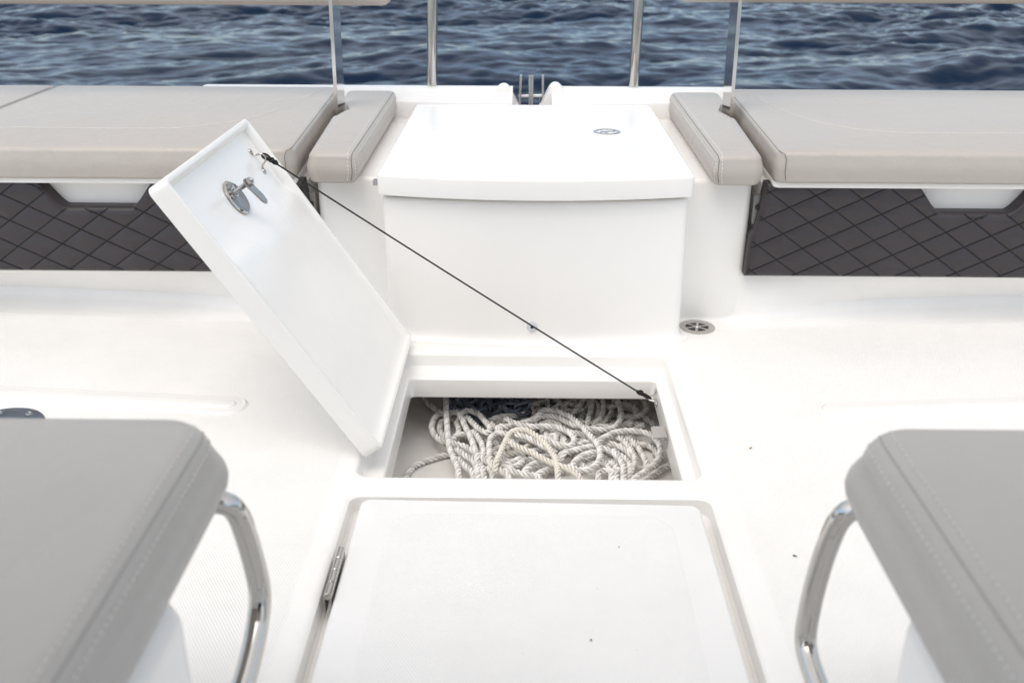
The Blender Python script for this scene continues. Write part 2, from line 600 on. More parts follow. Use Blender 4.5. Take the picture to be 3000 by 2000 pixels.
def build_deck():
    bm = B()
    locker = [(-.322, .349, 1.663, 2.243, .030)]
    def rr(x0, x1, y0, y1, r, z, seg=8):
        return [(p.x, p.y, z) for p in rounded(rect(x0, x1, y0, y1), r, 0, seg)]
    def ins(b, d, z, r):
        return rr(b[0] + d, b[1] - d, b[2] + d, b[3] - d, r, z)
    lb = (-.322, .349, 1.663, 2.243)
    hb = (-.320, .350, .52, 1.594)
    xs = [-2.4 + 4.8 * i / 240 for i in range(241)]
    back = [(x, floor_line(x) - .055 * cove(x)) for x in xs]
    outer = [(-2.4, -1.2), (2.4, -1.2)] + [p for p in reversed(back)]
    def edge_loop(pts):
        vs = [bm.verts.new((p[0], p[1], 0.0)) for p in pts]
        return [bm.edges.new((vs[i], vs[(i + 1) % len(vs)])) for i in range(len(vs))]
    la = ins(lb, -.022, 0, .045)
    ha = ins(hb, -.020, 0, .035)
    es = edge_loop(outer) + edge_loop(la) + edge_loop(ha)
    bmesh.ops.triangle_fill(bm, edges=es, use_beauty=True)
    # drop any triangle filled inside a hole
    kill = []
    for f in bm.faces:
        c = f.calc_center_median()
        for b in (lb, hb):
            if b[0] < c.x < b[1] and b[2] < c.y < b[3]:
                kill.append(f)
    if kill:
        bmesh.ops.delete(bm, geom=list(set(kill)), context='FACES_ONLY')
    # rope locker: rounded lip, wall, gutter ledge, coaming, bin
    L = [la, ins(lb, -.012, 0, .038), ins(lb, -.006, -.0012, .034), ins(lb, -.002, -.004, .031), ins(lb, 0, -.009, .029),
         ins(lb, .002, -.026, .028), ins(lb, .004, -.032, .026), ins(lb, .009, -.0355, .022), ins(lb, .015, -.0365, .018)]
    ib = (-.276, .3205, 1.71, 2.178)
    L += [ins(ib, -.008, -.0365, .018), ins(ib, -.003, -.0375, .014), ins(ib, 0, -.041, .012), ins(ib, .004, -.084, .012), ins(ib, .003, -.086, .012), ins(ib, -.003, -.0865, .012)]
    loft(bm, L)
    bb = (-.37, .43, 1.52, 2.72)
    K = [ins(ib, -.003, -.0866, .012), ins(bb, .02, -.0868, .03), ins(bb, 0, -.10, .04), ins(bb, .01, -.19, .04), ins(bb, .03, -.208, .04), ins(bb, .06, -.214, .04)]
    loft(bm, K, cap1=True, mi=1)
    # shallow recess of the near hatch
    H = [ha, ins(hb, -.012, 0, .030), ins(hb, -.006, -.0015, .026), ins(hb, -.001, -.006, .023), ins(hb, .001, -.034, .022), ins(hb, .006, -.039, .018)]
    loft(bm, H, cap1=True)
    # cove and riser along the benches
    prof = [(-.055, 0.0), (-.040, .0012), (-.026, .006), (-.014, .014), (-.006, .026), (0, .045)]
    loops = []
    for d, z in prof:
        loops.append([(x, floor_line(x) + d * cove(x), z * cove(x)) for x in xs])
    for t in (.35, .7, 1.0):
        loops.append([(x, floor_line(x) * (1 - t) + 2.4745 * t, .045 * cove(x) + (.127 - .045 * cove(x)) * t) for x in xs])
    loops.append([(x, 2.479, .1325) for x in xs])
    loops.append([(x, 2.56, .135) for x in xs])
    loft(bm, loops, closed=False)
    bmesh.ops.remove_doubles(bm, verts=bm.verts[:], dist=.0003)
    # moulded foot ridges running out to the sides
    for s in (-1, 1):
        def P(dx, dy):
            return (XC + s * dx, 1.949 + .085 * (dx - .66) + dy)
        for (w, z1, d0) in ((.041, .0042, .632), (.017, .0085, .655)):
            pts = [P(d0, -w), P(2.38, -w), P(2.38, w), P(d0, w)]
            if s < 0: pts = pts[::-1]
            rad = [w * .98, .004, .004, w * .98]
            if s < 0: rad = rad[::-1]
            slab(bm, pts, rad, -.001, z1, .005, seg=8, flare=[(-.004, -.0006), (-.002, .0006), (0, .0022)])
    bmesh.ops.recalc_face_normals(bm, faces=bm.faces[:])
    # open sheet: make the flat deck face upwards
    up = max((f for f in bm.faces), key=lambda f: f.calc_area() if abs(f.normal.z) > .99 and abs(f.calc_center_median().z) < .001 else 0)
    if up.normal.z < 0:
        bmesh.ops.reverse_faces(bm, faces=bm.faces[:])
    return obj('deck', bm, [M['deck'], M['bin']], None, 'white moulded boat deck with square tread and two foot ridges', 'deck', kind='structure', recalc=False, smooth_angle=35)
build_deck()

# ------------------------------------------------------------------ bench bases
def sx(s, pts):
    """mirror plan points (dx, y) to side s, keeping CCW order"""
    q = [(XC + s * p[0], p[1]) for p in pts]
    return q if s > 0 else q[::-1]

for s, side in ((-1, 'left'), (1, 'right')):
    t = thing('bow_bench', (XC + s * 1.3, 2.9, .135), 'white moulded bench plinth under the %s cushion, behind the quilted panel' % side, 'bench', 'bow bench plinths')
    bm = B()
    slab(bm, sx(s, [(.578, 2.479), (2.2, 2.479), (2.2, 3.36), (.578, 3.36)]), .012, .1345, .373, .004)
    obj('plinth', bm, M['gelcoat'], t)
    bm = B()
    slab(bm, sx(s, [(.590, 2.428), (2.2, 2.428), (2.2, 3.38), (.637, 3.38)]), .02, .3735, .3905, .006)
    obj('top_lip', bm, M['gelcoat'], t)
    bm = B()
    lathe(bm, [(.0, 0), (.009, 0), (.009, .010), (.005, .012), (.005, .02), (0, .02)], (XC + s * .5705, 2.472, .315), (0, -1, 0), 16)
    obj('latch_knob', bm, M['black'], t)
    bm = B()
    box(bm, *sorted((XC + s * .5575, XC + s * .5772)), 2.466, 2.4785, .27, .345, .002)
    obj('latch_plate', bm, M['grey_plastic'], t)

# ------------------------------------------------------------------ quilted panels
def build_quilt(s, side):
    zb, zt = .137, .383
    la, lbv = Vector((.0535, -.0385)), Vector((.0625, .0305))
    det = la.x * lbv.y - la.y * lbv.x
    def left_edge(z):
        pts = [(.137, .5475), (.20, .549), (.246, .552), (.262, .561), (.30, .5675), (.345, .573), (.383, .578)]
        for (z0, x0), (z1, x1) in zip(pts, pts[1:]):
            if z <= z1:
                k = (z - z0) / (z1 - z0)
                return x0 + (x1 - x0) * k
        return pts[-1][1]
    def top(dx):
        k0, k1, k2, k3 = .950, 1.020, 1.192, 1.262
        dep = .071
        def sm(t):
            t = min(1, max(0, t))
            return t * t * (3 - 2 * t) * .6 + t * .4
        if dx < k0 or dx > k3: return zt
        if dx < k1: return zt - dep * sm((dx - k0) / (k1 - k0))
        if dx < k2: return zt - dep
        return zt - dep * (1 - sm((dx - k2) / (k3 - k2)))
    xr = 2.05
    NU, NV = 380, 68
    yf, yb = 2.438, 2.477
    def groove(dx, z, edge):
        q = Vector((dx - .60 + .012, z - .383 + .022))
        i = (q.x * lbv.y - q.y * lbv.x) / det
        j = (la.x * q.y - la.y * q.x) / det
        di = abs(i - round(i)) * abs(det) / lbv.length
        dj = abs(j - round(j)) * abs(det) / la.length
        d = min(di, dj)
        puff = .0060 * (1 - math.exp(-d / .013))
        return d, puff * min(1, edge / .02)
    bm = B()
    grid = []
    for v in range(NV + 1):
        row = []
        tv = v / NV
        for u in range(NU + 1):
            tu = u / NU
            z0 = zb + (zt - zb) * tv
            xl = left_edge(z0)
            dx = xl + (xr - xl) * tu
            tz = top(dx)
            z = zb + (tz - zb) * tv
            eL, eB, eT = dx - xl, z - zb, tz - z
            # rounded rim: the face curls back towards every edge
            e = min(eL, eB, eT)
            r = .012
            back = r - math.sqrt(max(0, r * r - max(0, r - e) ** 2)) if e < r else 0
            d, puff = groove(dx, z, e)
            row.append(bm.verts.new((XC + s * dx, yf + back - puff, z)))
        grid.append(row)
    for v in range(NV):
        for u in range(NU):
            bm.faces.new((grid[v][u], grid[v][u + 1], grid[v + 1][u + 1], grid[v + 1][u]))
    rim = grid[0] + [r[-1] for r in grid[1:]] + grid[-1][-2::-1] + [r[0] for r in grid[-2:0:-1]]
    bk = [bm.verts.new((p.co.x, yb, p.co.z)) for p in rim]
    for i in range(len(rim)):
        j = (i + 1) % len(rim)
        bm.faces.new((rim[i], bk[i], bk[j], rim[j]))
    bm.faces.new(bk)
    o = obj('quilted_panel', bm, M['quilt'], None, 'charcoal diamond quilted panel with a scooped top, on the %s bench front' % side, 'panel', 'quilted bench panels', smooth_angle=60)
    # the black thread in the quilting grooves and the piping round the scoop
    bm = B()
    def clipped(o0, dirv, other):
        for k in range(-30, 60):
            base = Vector((.60 - .012, .383 - .022)) + other * k
            run = []
            for m in range(-1500, 1501):
                p = base + dirv * (m * .05)
                ok = zb + .004 < p.y < top(p.x) - .004 and left_edge(min(max(p.y, zb), zt)) + .003 < p.x < xr - .004
                if ok: run.append(p)
                elif len(run) > 1:
                    yield run
                    run = []
                else:
                    run = []
    for dirv, other in ((la, lbv), (lbv, la)):
        for run in clipped(None, dirv, other):
            path = []
            for p in run:
                e = min(p.x - left_edge(p.y), p.y - zb, top(p.x) - p.y)
                r = .012
                back = r - math.sqrt(max(0, r * r - max(0, r - e) ** 2)) if e < r else 0
                path.append(Vector((XC + s * p.x, yf + back - .0012, p.y)))
            tube(bm, path, .00122, 6)
    path = []
    for i in range(80):
        dx = .925 + .37 * i / 79
        path.append(Vector((XC + s * dx, yf - .0006, top(dx) - .0145)))
    tube(bm, path, .0010, 5)
    obj('quilting_thread', bm, M['black_thread'], o)
for s, side in ((-1, 'left'), (1, 'right')):
    build_quilt(s, side)

# ------------------------------------------------------------------ bench cushions
def build_cushion(s, label, x_in_f, x_in_b, x_out_f, x_out_b, curve, er=.016):
    pts = sx(s, [(x_in_f, 2.405), (x_out_f, 2.405), (x_out_b, 3.35), (x_in_b, 3.35)])
    bm = B()
    slab(bm, pts, .030, .391, .470, er, bulge=.005, crown=.012, seg=7, eseg=6, er0=.010)
    o = obj('bench_cushion', bm, M['vinyl'], None, label, 'cushion', 'bow bench cushions')
    # dark piping round the inner end
    bm = B()
    def edge(inset, z):
        return [Vector((p.x, p.y, z)) for p in rounded(sx(1, [(x_in_f, 2.405), (x_out_f, 2.405), (x_out_b, 3.35), (x_in_b, 3.35)]), .03, inset, 7)]
    xi = lambda y: x_in_f + (x_in_b - x_in_f) * (y - 2.405) / .945
    pth = [Vector((x_in_f + .024, 2.4015, .400))] + [Vector((x_in_f + .020, 2.3995, z)) for z in (.42, .44, .452)] + [Vector((x_in_f + .016, 2.405, .464)), Vector((x_in_f + .008, 2.418, .4675))]
    pth += [Vector((xi(y) + .0065, y, .4665)) for y in (2.44, 2.6, 2.8, 3.0, 3.2, 3.3)]
    tube(bm, [Vector((XC + s * (p.x - XC + XC), p.y, p.z)) for p in spline(pth, .008)], .0009, 6)
    obj('piping', bm, M['seam'], o)
    if curve:
        bm = B()
        cx = sum(p[0] for p in pts) / 4
        path = []
        for dx, y in curve:
            path.append(Vector((XC + s * dx, y, 0)))
        path = spline(path, .0011)
        # lay the seam on the crowned top (ray down on the cushion)
        from mathutils.bvhtree import BVHTree
        me = o.data
        tree = BVHTree.FromPolygons([v.co + WL[o] for v in me.vertices], [p.vertices[:] for p in me.polygons])
        q = []
        for p in path:
            h = tree.ray_cast(Vector((p.x, p.y, 1)), Vector((0, 0, -1)))
            if h[0] is not None:
                q.append(h[0] + Vector((0, 0, .0004)))
        stitches(bm, q, .0065, .003, .0009)
        obj('top_stitching', bm, M['thread'], o)
    return o
CURVE = [(1.50, 2.612), (1.25, 2.603), (1.05, 2.600), (.93, 2.612), (.83, 2.68), (.765, 2.80), (.715, 3.0), (.69, 3.2), (.68, 3.33)]
build_cushion(1, 'long greige bench cushion on the right with pale curved stitching', .590, .637, 2.2, 2.2, [(2.1, 2.62), (1.8, 2.615)] + CURVE)
build_cushion(-1, 'long greige bench cushion on the left, partly behind the raised locker lid', .590, .637, 1.552, 1.572, CURVE)
build_cushion(-1, 'second greige cushion at the far left edge beyond the dark seam', 1.557, 1.577, 2.2, 2.2, None)

# ------------------------------------------------------------------ bolsters beside the console
def build_bolster(s, side):
    pts = sx(s, [(.440, 2.402), (.556, 2.402), (.585, 2.895), (.562, 2.925), (.568, 3.095), (.600, 3.12), (.614, 3.345), (.450, 3.345)])
    rad = [.016, .03, .02, .02, .02, .02, .03, .03]
    if s < 0: rad = rad[::-1]
    bm = B()
    slab(bm, pts, rad, .3835, .460, .017, bulge=.006, crown=.008, seg=6, eseg=6, er0=.012)
    o = obj('side_bolster', bm, M['vinyl'], None, 'narrow greige bolster with double stitching, left of the console lid' if s < 0 else 'narrow greige bolster with double stitching, right of the console lid', 'cushion', 'console bolsters')
    def run(dx0, front_y, ztop, off):
        xi = lambda y: dx0 + .010 * (y - 2.402) / .943
        p = [(dx0 + .004, front_y + .002, .392), (dx0, front_y, .41), (dx0, front_y, .435), (dx0, front_y + .004, .450), (dx0, front_y + .016, ztop - .001)]
        p += [(xi(y), y, ztop) for y in (2.45, 2.6, 2.8, 3.0, 3.2, 3.31)]
        return [Vector((XC + s * q[0], q[1], q[2])) for q in p]
    from mathutils.bvhtree import BVHTree
    tree = BVHTree.FromPolygons([v.co + WL[o] for v in o.data.vertices], [p.vertices[:] for p in o.data.polygons])
    def hug(path, lift):
        out = []
        for p in path:
            loc, nor, i, d = tree.find_nearest(p)
            out.append(loc + nor * lift)
        return out
    bm = B()
    stitches(bm, hug(spline(run(.4565, 2.395, .464, 0), .0011), .0004), .005, .003, .0009)
    stitches(bm, hug(spline(run(.4375, 2.404, .447, 0), .0011), .0004), .005, .003, .0009)
    obj('stitching', bm, M['thread'], o)
    bm = B()
    tube(bm, hug(spline(run(.4465, 2.397, .4575, 0), .006), .0001), .0010, 6)
    obj('seam_piping', bm, M['seam'], o)
for s, side in ((-1, 'left'), (1, 'right')):
    build_bolster(s, side)

# ------------------------------------------------------------------ backrests on plate posts
for s, side in ((-1, 'left'), (1, 'right')):
    t = thing('backrest', (XC + s * .583, 3.01, .381), 'greige backrest pad on a flat polished post, %s of the bow opening' % side, 'backrest', 'bow backrests')
    z0 = .744 if s < 0 else .757
    bm = B()
    slab(bm, sx(s, [(.428, 3.087), (2.1, 3.087), (2.1, 3.18), (.428, 3.18)]), .035, z0, 1.12, .022, bulge=.006)
    obj('pad', bm, M['vinyl'], t)
    bm = B()
    x = XC + s * .580
    prism(bm, [(x - .005, 2.952, .381), (x + .005, 2.952, .381), (x + .005 - s * .006, 2.944, .93), (x - .005 - s * .006, 2.944, .93)], (0, .118, 0), .0012)
    obj('post', bm, M['post_steel'], t)

# ------------------------------------------------------------------ console
con = thing('bow_console', (.026, 2.8, .02), 'white moulded console box with a hinged lid and bowed front door', 'console')
bm = B()
slab(bm, [(XC - .553, 2.474), (XC + .553, 2.474), (XC + .553, 3.283), (XC - .553, 3.283)], .018, .001, .3825, .012)
obj('body', bm, M['gelcoat'], con)
def bowed(x0, x1, yc, ye, yb, n=14):
    pts = []
    for i in range(n + 1):
        t = i / n
        y = yc + (ye - yc) * (2 * t - 1) ** 2
        pts.append((x0 + (x1 - x0) * t, y))
    return pts + [(x1, yb), (x0, yb)]
bp_ = bowed(-.347, .400, 2.312, 2.350, 2.4735)
rad = [.022] + [.001] * 13 + [.022, .002, .002]
bm = B()
slab(bm, bp_, rad, .0006, .3655, .010, flare=[(-.024, .0006), (-.016, .0012), (-.008, .004), (-.003, .010), (-.0005, .020), (0, .032)])
obj('front_door', bm, M['gelcoat'], con)
lp_ = bowed(-.354, .4065, 2.288, 2.335, 3.272)
rad = [.016] + [.001] * 13 + [.016, .012, .012]
bm = B()
slab(bm, lp_, rad, .3745, .4275, .008, top_extra=[(.022, .4278), (.030, .4272), (.036, .4258), (.045, .4256)], er0=.003)
lid_c = obj('hinged_lid', bm, M['gelcoat'], con)
# flush lock in the lid
bm = B()
o_ = (.234, 2.850, .4256)
lathe(bm, [(.029, -.006), (.029, .0015), (.0325, .0028), (.038, .0022), (.040, .0005), (.040, -.004)], o_, (0, 0, 1), 40, cap0=False, cap1=False)
lathe(bm, [(.0285, .001), (.027, -.008), (.0, -.010)], o_, (0, 0, 1), 40, cap0=False, cap1=False)
lk = obj('flush_lock', bm, M['chrome'], lid_c)
bm = B()
lathe(bm, [(.0, .0012), (.012, .0012), (.0135, -.001), (.0135, -.009)], (.226, 2.846, .4256), (0, 0, 1), 24, cap0=False, cap1=False)
box(bm, .236, .259, 2.848, 2.862, .4196, .4268, .0015)
obj('lock_barrel', bm, M['steel'], lk) if False else obj('lock_barrel', bm, M['steel'], lid_c)
bm = B()
lathe(bm, [(.0, 0), (.0135, 0), (.0135, .003), (.012, .0042), (.0045, .0045), (.004, .003), (0, .003)], (.022, 2.3125, .0455), (0, -1, 0), 28)
btn = obj('drain_plug', bm, M['plastic'], con)
bm = B()
lathe(bm, [(0, .0), (.004, 0), (.004, .0008), (0, .001)], (.022, 2.3082, .0455), (0, -1, 0), 16)
obj('plug_hole', bm, M['black'], con)
# little lid latches peeping out at the left edge of the lid
for y in (2.40, 2.86):
    bm = B()
    box(bm, -.372, -.352, y - .01, y + .012, .383, .396, .002)
    obj('lid_catch', bm, M['steel'], con)

# ------------------------------------------------------------------ bulwark behind the console
def bulwark_half(x0, x1, label):
    prof = [(3.285, .30), (3.285, .428), (3.288, .433), (3.300, .436), (3.345, .440), (3.356, .4425), (3.362, .447), (3.372, .4485), (3.380, .449), (3.386, .4535), (3.40, .457), (3.44, .458), (3.475, .455), (3.49, .445), (3.50, .42), (3.52, .05), (3.505, .05), (3.47, .30)]
    bm = B()
    loft(bm, [[(x, y, z) for y, z in prof] for x in (x0, x1)], True, True)
    bmesh.ops.triangulate(bm, faces=[f for f in bm.faces if len(f.verts) > 4])
    return obj('bulwark', bm, M['gelcoat'], None, label, 'bulwark', 'bow bulwarks')
wl_ = bulwark_half(-1.09, -.042, 'white bow bulwark left of the anchor roller notch')
wr_ = bulwark_half(.088, .70, 'white bow bulwark right of the anchor roller notch')
for w, c, s, zt in ((wl_, -.073, 1, .470), (wr_, .102, -1, .475)):
    out = []
    for i in range(25):
        t = i / 24
        x = -.052 + .108 * t
        if x < 0:
            z = .44 + (zt - .44) * (.5 + .5 * math.cos(math.pi * min(1, -x / .052)))
        else:
            z = .395 + (zt - .395) * (.5 + .5 * math.cos(math.pi * min(1, (x / .062) ** 1.25)))
        out.append((c + s * x, 3.37, z))
    out += [(c + s * .058, 3.37, .33), (c - s * .052, 3.37, .33)]
    bm = B()
    prism(bm, out, (0, .07, 0), .006, 3)
    obj('fairlead_horn', bm, M['gelcoat'], w, smooth_angle=50)

ro = thing('bow_roller', (.022, 3.47, .36), 'pale steel anchor roller plates standing in the bow notch', 'anchor roller')
for x0, lean in ((-.021, .006), (.061, -.002)):
    bm = B()
    prism(bm, [(x0 - .0035, 3.43, .33), (x0 + .0035, 3.43, .33), (x0 + .0035 + lean, 3.43, .494), (x0 - .0035 + lean, 3.43, .494)], (0, .04, 0), .001)
    obj('side_plate', bm, M['steel'], ro)
bm = B()
box(bm, .0115, .0270, 3.425, 3.433, .33, .497, .001)
obj('centre_strap', bm, M['steel'], ro)
bm = B()
tube(bm, [(-.022, 3.45, .424), (.062, 3.45, .4265)], .0055, 12)
obj('cross_pin', bm, M['gelcoat'], ro)
bm = B()
tube(bm, [(.050, 3.452, .424), (.0505, 3.452, .35)], .003, 8)
obj('pin_keeper', bm, M['chrome'], ro)

for x0, x1, lab in ((-.318, -.298, 'polished steel rail post left of the anchor roller'), (.3665, .3745, 'polished steel rail post right of the anchor roller')):
    bm = B()
    tube(bm, [(x0, 3.45, .45), ((x0 + x1) / 2, 3.45, .72), (x1, 3.45, 1.02)], .0172, 24)
    r_ = obj('rail_post', bm, M['chrome'], None, lab, 'rail post', 'bow rail posts')

# ------------------------------------------------------------------ rope locker lid, propped open
LA, LD, LN = Vector((-.313, 0, .0)), Vector((-.554, 0, .8325)), Vector((.8325, 0, .554))
def LP(s, y, o):
    p = LA + LD * s + LN * o
    return Vector((p.x, y, p.z))
lid = thing('locker_lid', (-.30, 2.0, .005), 'white moulded locker lid standing open on its hinge, held by a black cord', 'hatch lid')
def build_lid():
    base = rect(-.002, .652, 1.723, 2.292)
    def pan(s):
        def sm(a, b):
            t = min(1, max(0, (s - a) / (b - a)))
            return t * t * (3 - 2 * t)
        return .0360 - .0145 * sm(.450, .490) - .0022 * (1 - sm(.125, .150))
    prof = [(.004, 0), (.0012, .0008), (0, .003), (0, .0392), (.0008, .0410), (.003, .042), (.0085, .042), (.0110, .0413), (.0135, .0392), (.0165, .0372)]
    loops = []
    first = rounded(base, .016, 0, 6)
    n = len(first)
    cuts = [max(1, int((first[(i + 1) % n] - first[i]).length / .011)) for i in range(n)]
    def dense(lp):
        out = []
        for i in range(n):
            for k in range(cuts[i]):
                out.append(lp[i].lerp(lp[(i + 1) % n], k / cuts[i]))
        return out
    for d, o in prof:
        loops.append([LP(p.x, p.y, o) for p in dense(rounded(base, .016, d, 6))])
    inner = dense(rounded(base, .016, .021, 6))
    c = Vector((.325, 2.0075))
    loops.append([LP(p.x, p.y, pan(p.x) + .0015) for p in inner])
    for k in (.98, .94, .88, .8, .7, .6, .5, .4, .3, .2, .1):
        loops.append([LP(*(c + (p - c) * k), pan((c + (p - c) * k).x)) for p in inner])
    bm = B()
    loft(bm, loops, True, True)
    return obj('lid_moulding', bm, M['gelcoat'], lid, smooth_angle=50)
build_lid()
ZP = .0217                                    # pan level by the lock
bm = B()
lathe(bm, [(0, 0), (.0042, 0), (.003, .0008), (0, .001)], LP(-.002, 2.05, .034), -LD, 9)
obj('rust_spot', bm, simple('rust', (.32, .12, .03), .8), lid)
# the lock: round plate, screws, threaded spindle, nut and cam arm
bm = B()
lathe(bm, [(0, 0), (.0375, 0), (.0388, .0018), (.0385, .0042), (.0365, .0056), (.0345, .0052), (.034, .0048), (0, .0046)], LP(.537, 1.986, ZP), LN, 48)
lockp = obj('lock_plate', bm, M['dull_steel'], lid)
bm = B()
lathe(bm, [(0.0385, 0.0014), (.0396, .0026), (.0394, .0046), (.0370, .0064), (.0350, .0058)], LP(.537, 1.986, ZP), LN, 48, cap0=False, cap1=False)
obj('plate_rim', bm, M['chrome'], lockp)
SP = (.5485, 1.9815)
bm = B()
lathe(bm, [(.011, .004), (.011, .009), (.008, .009), (.008, .004)], LP(SP[0], SP[1], ZP), LN, 20, cap0=False, cap1=False)
obj('spindle_collar', bm, M['chrome'], lockp)
bm = B()
lathe(bm, [(.0078, .0048), (.0078, .0055), (0, .0056)], LP(SP[0], SP[1], ZP), LN, 20)
obj('keyhole', bm, M['black'], lockp)
bm = B()
pr = [(0, .005), (.0050, .005)]
for i in range(26):
    h = .006 + .0018 * i
    pr += [(.0052, h), (.0044, h + .0009)]
pr += [(.0052, .0535), (.0045, .056), (0, .0565)]
lathe(bm, pr, LP(SP[0], SP[1], ZP), LN, 16)
obj('threaded_spindle', bm, M['steel'], lockp)
for ds, dy in ((-.004, -.017), (.010, .016)):
    bm = B()
    lathe(bm, [(0, .0045), (.0050, .0045), (.0046, .0068), (.0028, .0082), (0, .0086)], LP(SP[0] + ds, SP[1] + dy, ZP), LN, 16)
    obj('plate_screw', bm, M['chrome'], lockp)
bm = B()
hexo = []
for k in range(6):
    a = R(60 * k + 12)
    hexo.append(LP(SP[0] + .0092 * math.cos(a), SP[1] + .0092 * math.sin(a), ZP + .0445))
prism(bm, hexo, LN * .008, .0012)
obj('lock_nut', bm, M['chrome'], lockp)
bm = B()
adir = Vector((-.053, .022)).normalized()
apr = Vector((-adir.y, adir.x))
c0 = Vector(SP)
ol = []
for k in range(9):
    a = math.pi / 2 + math.pi * k / 8
    ol.append(c0 + adir * (.0105 * math.cos(a)) + apr * (.0125 * math.sin(a)))
ol += [c0 + adir * .046 - apr * .0125, c0 + adir * .058 - apr * .005, c0 + adir * .058 + apr * .006, c0 + adir * .046 + apr * .0125]
prism(bm, [LP(p.x, p.y, ZP + .0395) for p in ol], LN * .0045, .0007)
obj('cam_arm', bm, M['dull_steel'], lockp)

def pad_eye(parent, a, b, n, rise, base):
    """bent-wire eye between two screwed lugs; a, b: lug centres, n: surface normal"""
    a, b, n = Vector(a), Vector(b), Vector(n)
    m = (a + b) / 2
    d = (b - a)
    path = [a + d * .06 + n * .0022, a + d * .17 + n * .0026, a + d * .25 + n * .007, a + d * .32 + n * (rise * .75), a + d * .42 + n * rise, a + d * .58 + n * rise, a + d * .68 + n * (rise * .75), a + d * .75 + n * .007, a + d * .83 + n * .0026, a + d * .94 + n * .0022]
    bm = B()
    tube(bm, spline(path, .0025), .0024, 12)
    for p in (a, b):
        lathe(bm, [(0, .0002), (.0066, .0002), (.0072, .0012), (.0066, .0024), (0, .0026)], p, n, 22)
    e = obj('eye_strap', bm, M['chrome'], parent)
    for p in (a, b):
        bm = B()
        lathe(bm, [(0, .0022), (.0040, .0022), (.0036, .0038), (.002, .0046), (0, .0048)], p, n, 14)
        obj('eye_screw', bm, M['steel'], parent)
    return m + n * rise
eye_l = pad_eye(lid, LP(.588, 2.228, ZP), LP(.536, 2.222, ZP), LN, .022, 0)
pe = thing('pad_eye', (.319, 2.13, -.06), 'small steel pad eye on the right wall of the rope locker', 'pad eye')
eye_r = pad_eye(pe, (.3190, 2.150, -.053), (.3178, 2.108, -.066), Vector((-1, 0, -.09)).normalized(), .019, 0)

# ------------------------------------------------------------------ lanyard
bm = B()
p0, p1 = eye_l, eye_r
ax = (p1 - p0).normalized()
path = []
for k in range(41):
    t = k / 40
    p = p0.lerp(p1, t)
    p.z -= .003 * math.sin(math.pi * t)
    path.append(p)
tube(bm, path, .00205, 10)
def knot(bm, c, ax, length, rad):
    u = ax.orthogonal().normalized()
    v = ax.cross(u)
    pts = []
    for k in range(121):
        t = 2 * math.pi * k / 120
        rr = rad * (.72 + .38 * math.cos(3 * t))
        pts.append(c + ax * (length * .5 * math.sin(2 * t) * (.7 + .3 * math.cos(5 * t))) + u * (rr * math.cos(2 * t + .4 * math.sin(t))) + v * (rr * math.sin(2 * t) + .25 * rad * math.cos(3 * t)))
    tube(bm, pts, .00225, 8)
def eye_loop(bm, c, ax, side, r1, ln):
    w = ax.cross(side).normalized()
    pts = []
    for k in range(31):
        t = 2 * math.pi * k / 30
        pts.append(c + ax * (ln * .5 * (1 - math.cos(t)) - .004) + w * (r1 * math.sin(t)))
    tube(bm, pts, .0022, 8)
    pts2 = [p + side * .0035 for p in pts]
    tube(bm, pts2, .0022, 8)
knot(bm, p0 + ax * .017, ax, .017, .0050)
knot(bm, p0 + ax * .026, ax, .014, .0044)
eye_loop(bm, p0 - ax * .003, ax, LN.cross(ax).normalized(), .0050, .02)
knot(bm, p1 - ax * .024, ax, .018, .0052)
eye_loop(bm, p1 + ax * .003, -ax, Vector((0, .6, 1)).normalized(), .0048, .024)
obj('lanyard', bm, M['cord'], None, 'thin black knotted cord stretched from the raised lid to the locker wall', 'cord')

# ------------------------------------------------------------------ catch bracket on the locker wall
cb = thing('catch_bracket', (.319, 1.94, -.08), 'bent tan steel catch bracket on the right wall of the rope locker', 'bracket')
bm = B()
th = .0028
prism(bm, [(.2865, 1.918, -.0530), (.3120, 1.918, -.0500), (.3178, 1.918, -.0530), (.3178, 1.918, -.078), (.3150, 1.918, -.078), (.3150, 1.918, -.0548), (.3115, 1.918, -.0528), (.2865, 1.918, -.0558)], (0, .052, 0), .0008)
obj('bent_plate', bm, M['tan_steel'], cb)
bm = B()
lathe(bm, [(0, 0), (.0042, 0), (.0036, .002), (0, .0028)], (.3150, 1.928, -.066), (-1, 0, 0), 14)
obj('bracket_screw', bm, M['chrome'], cb)

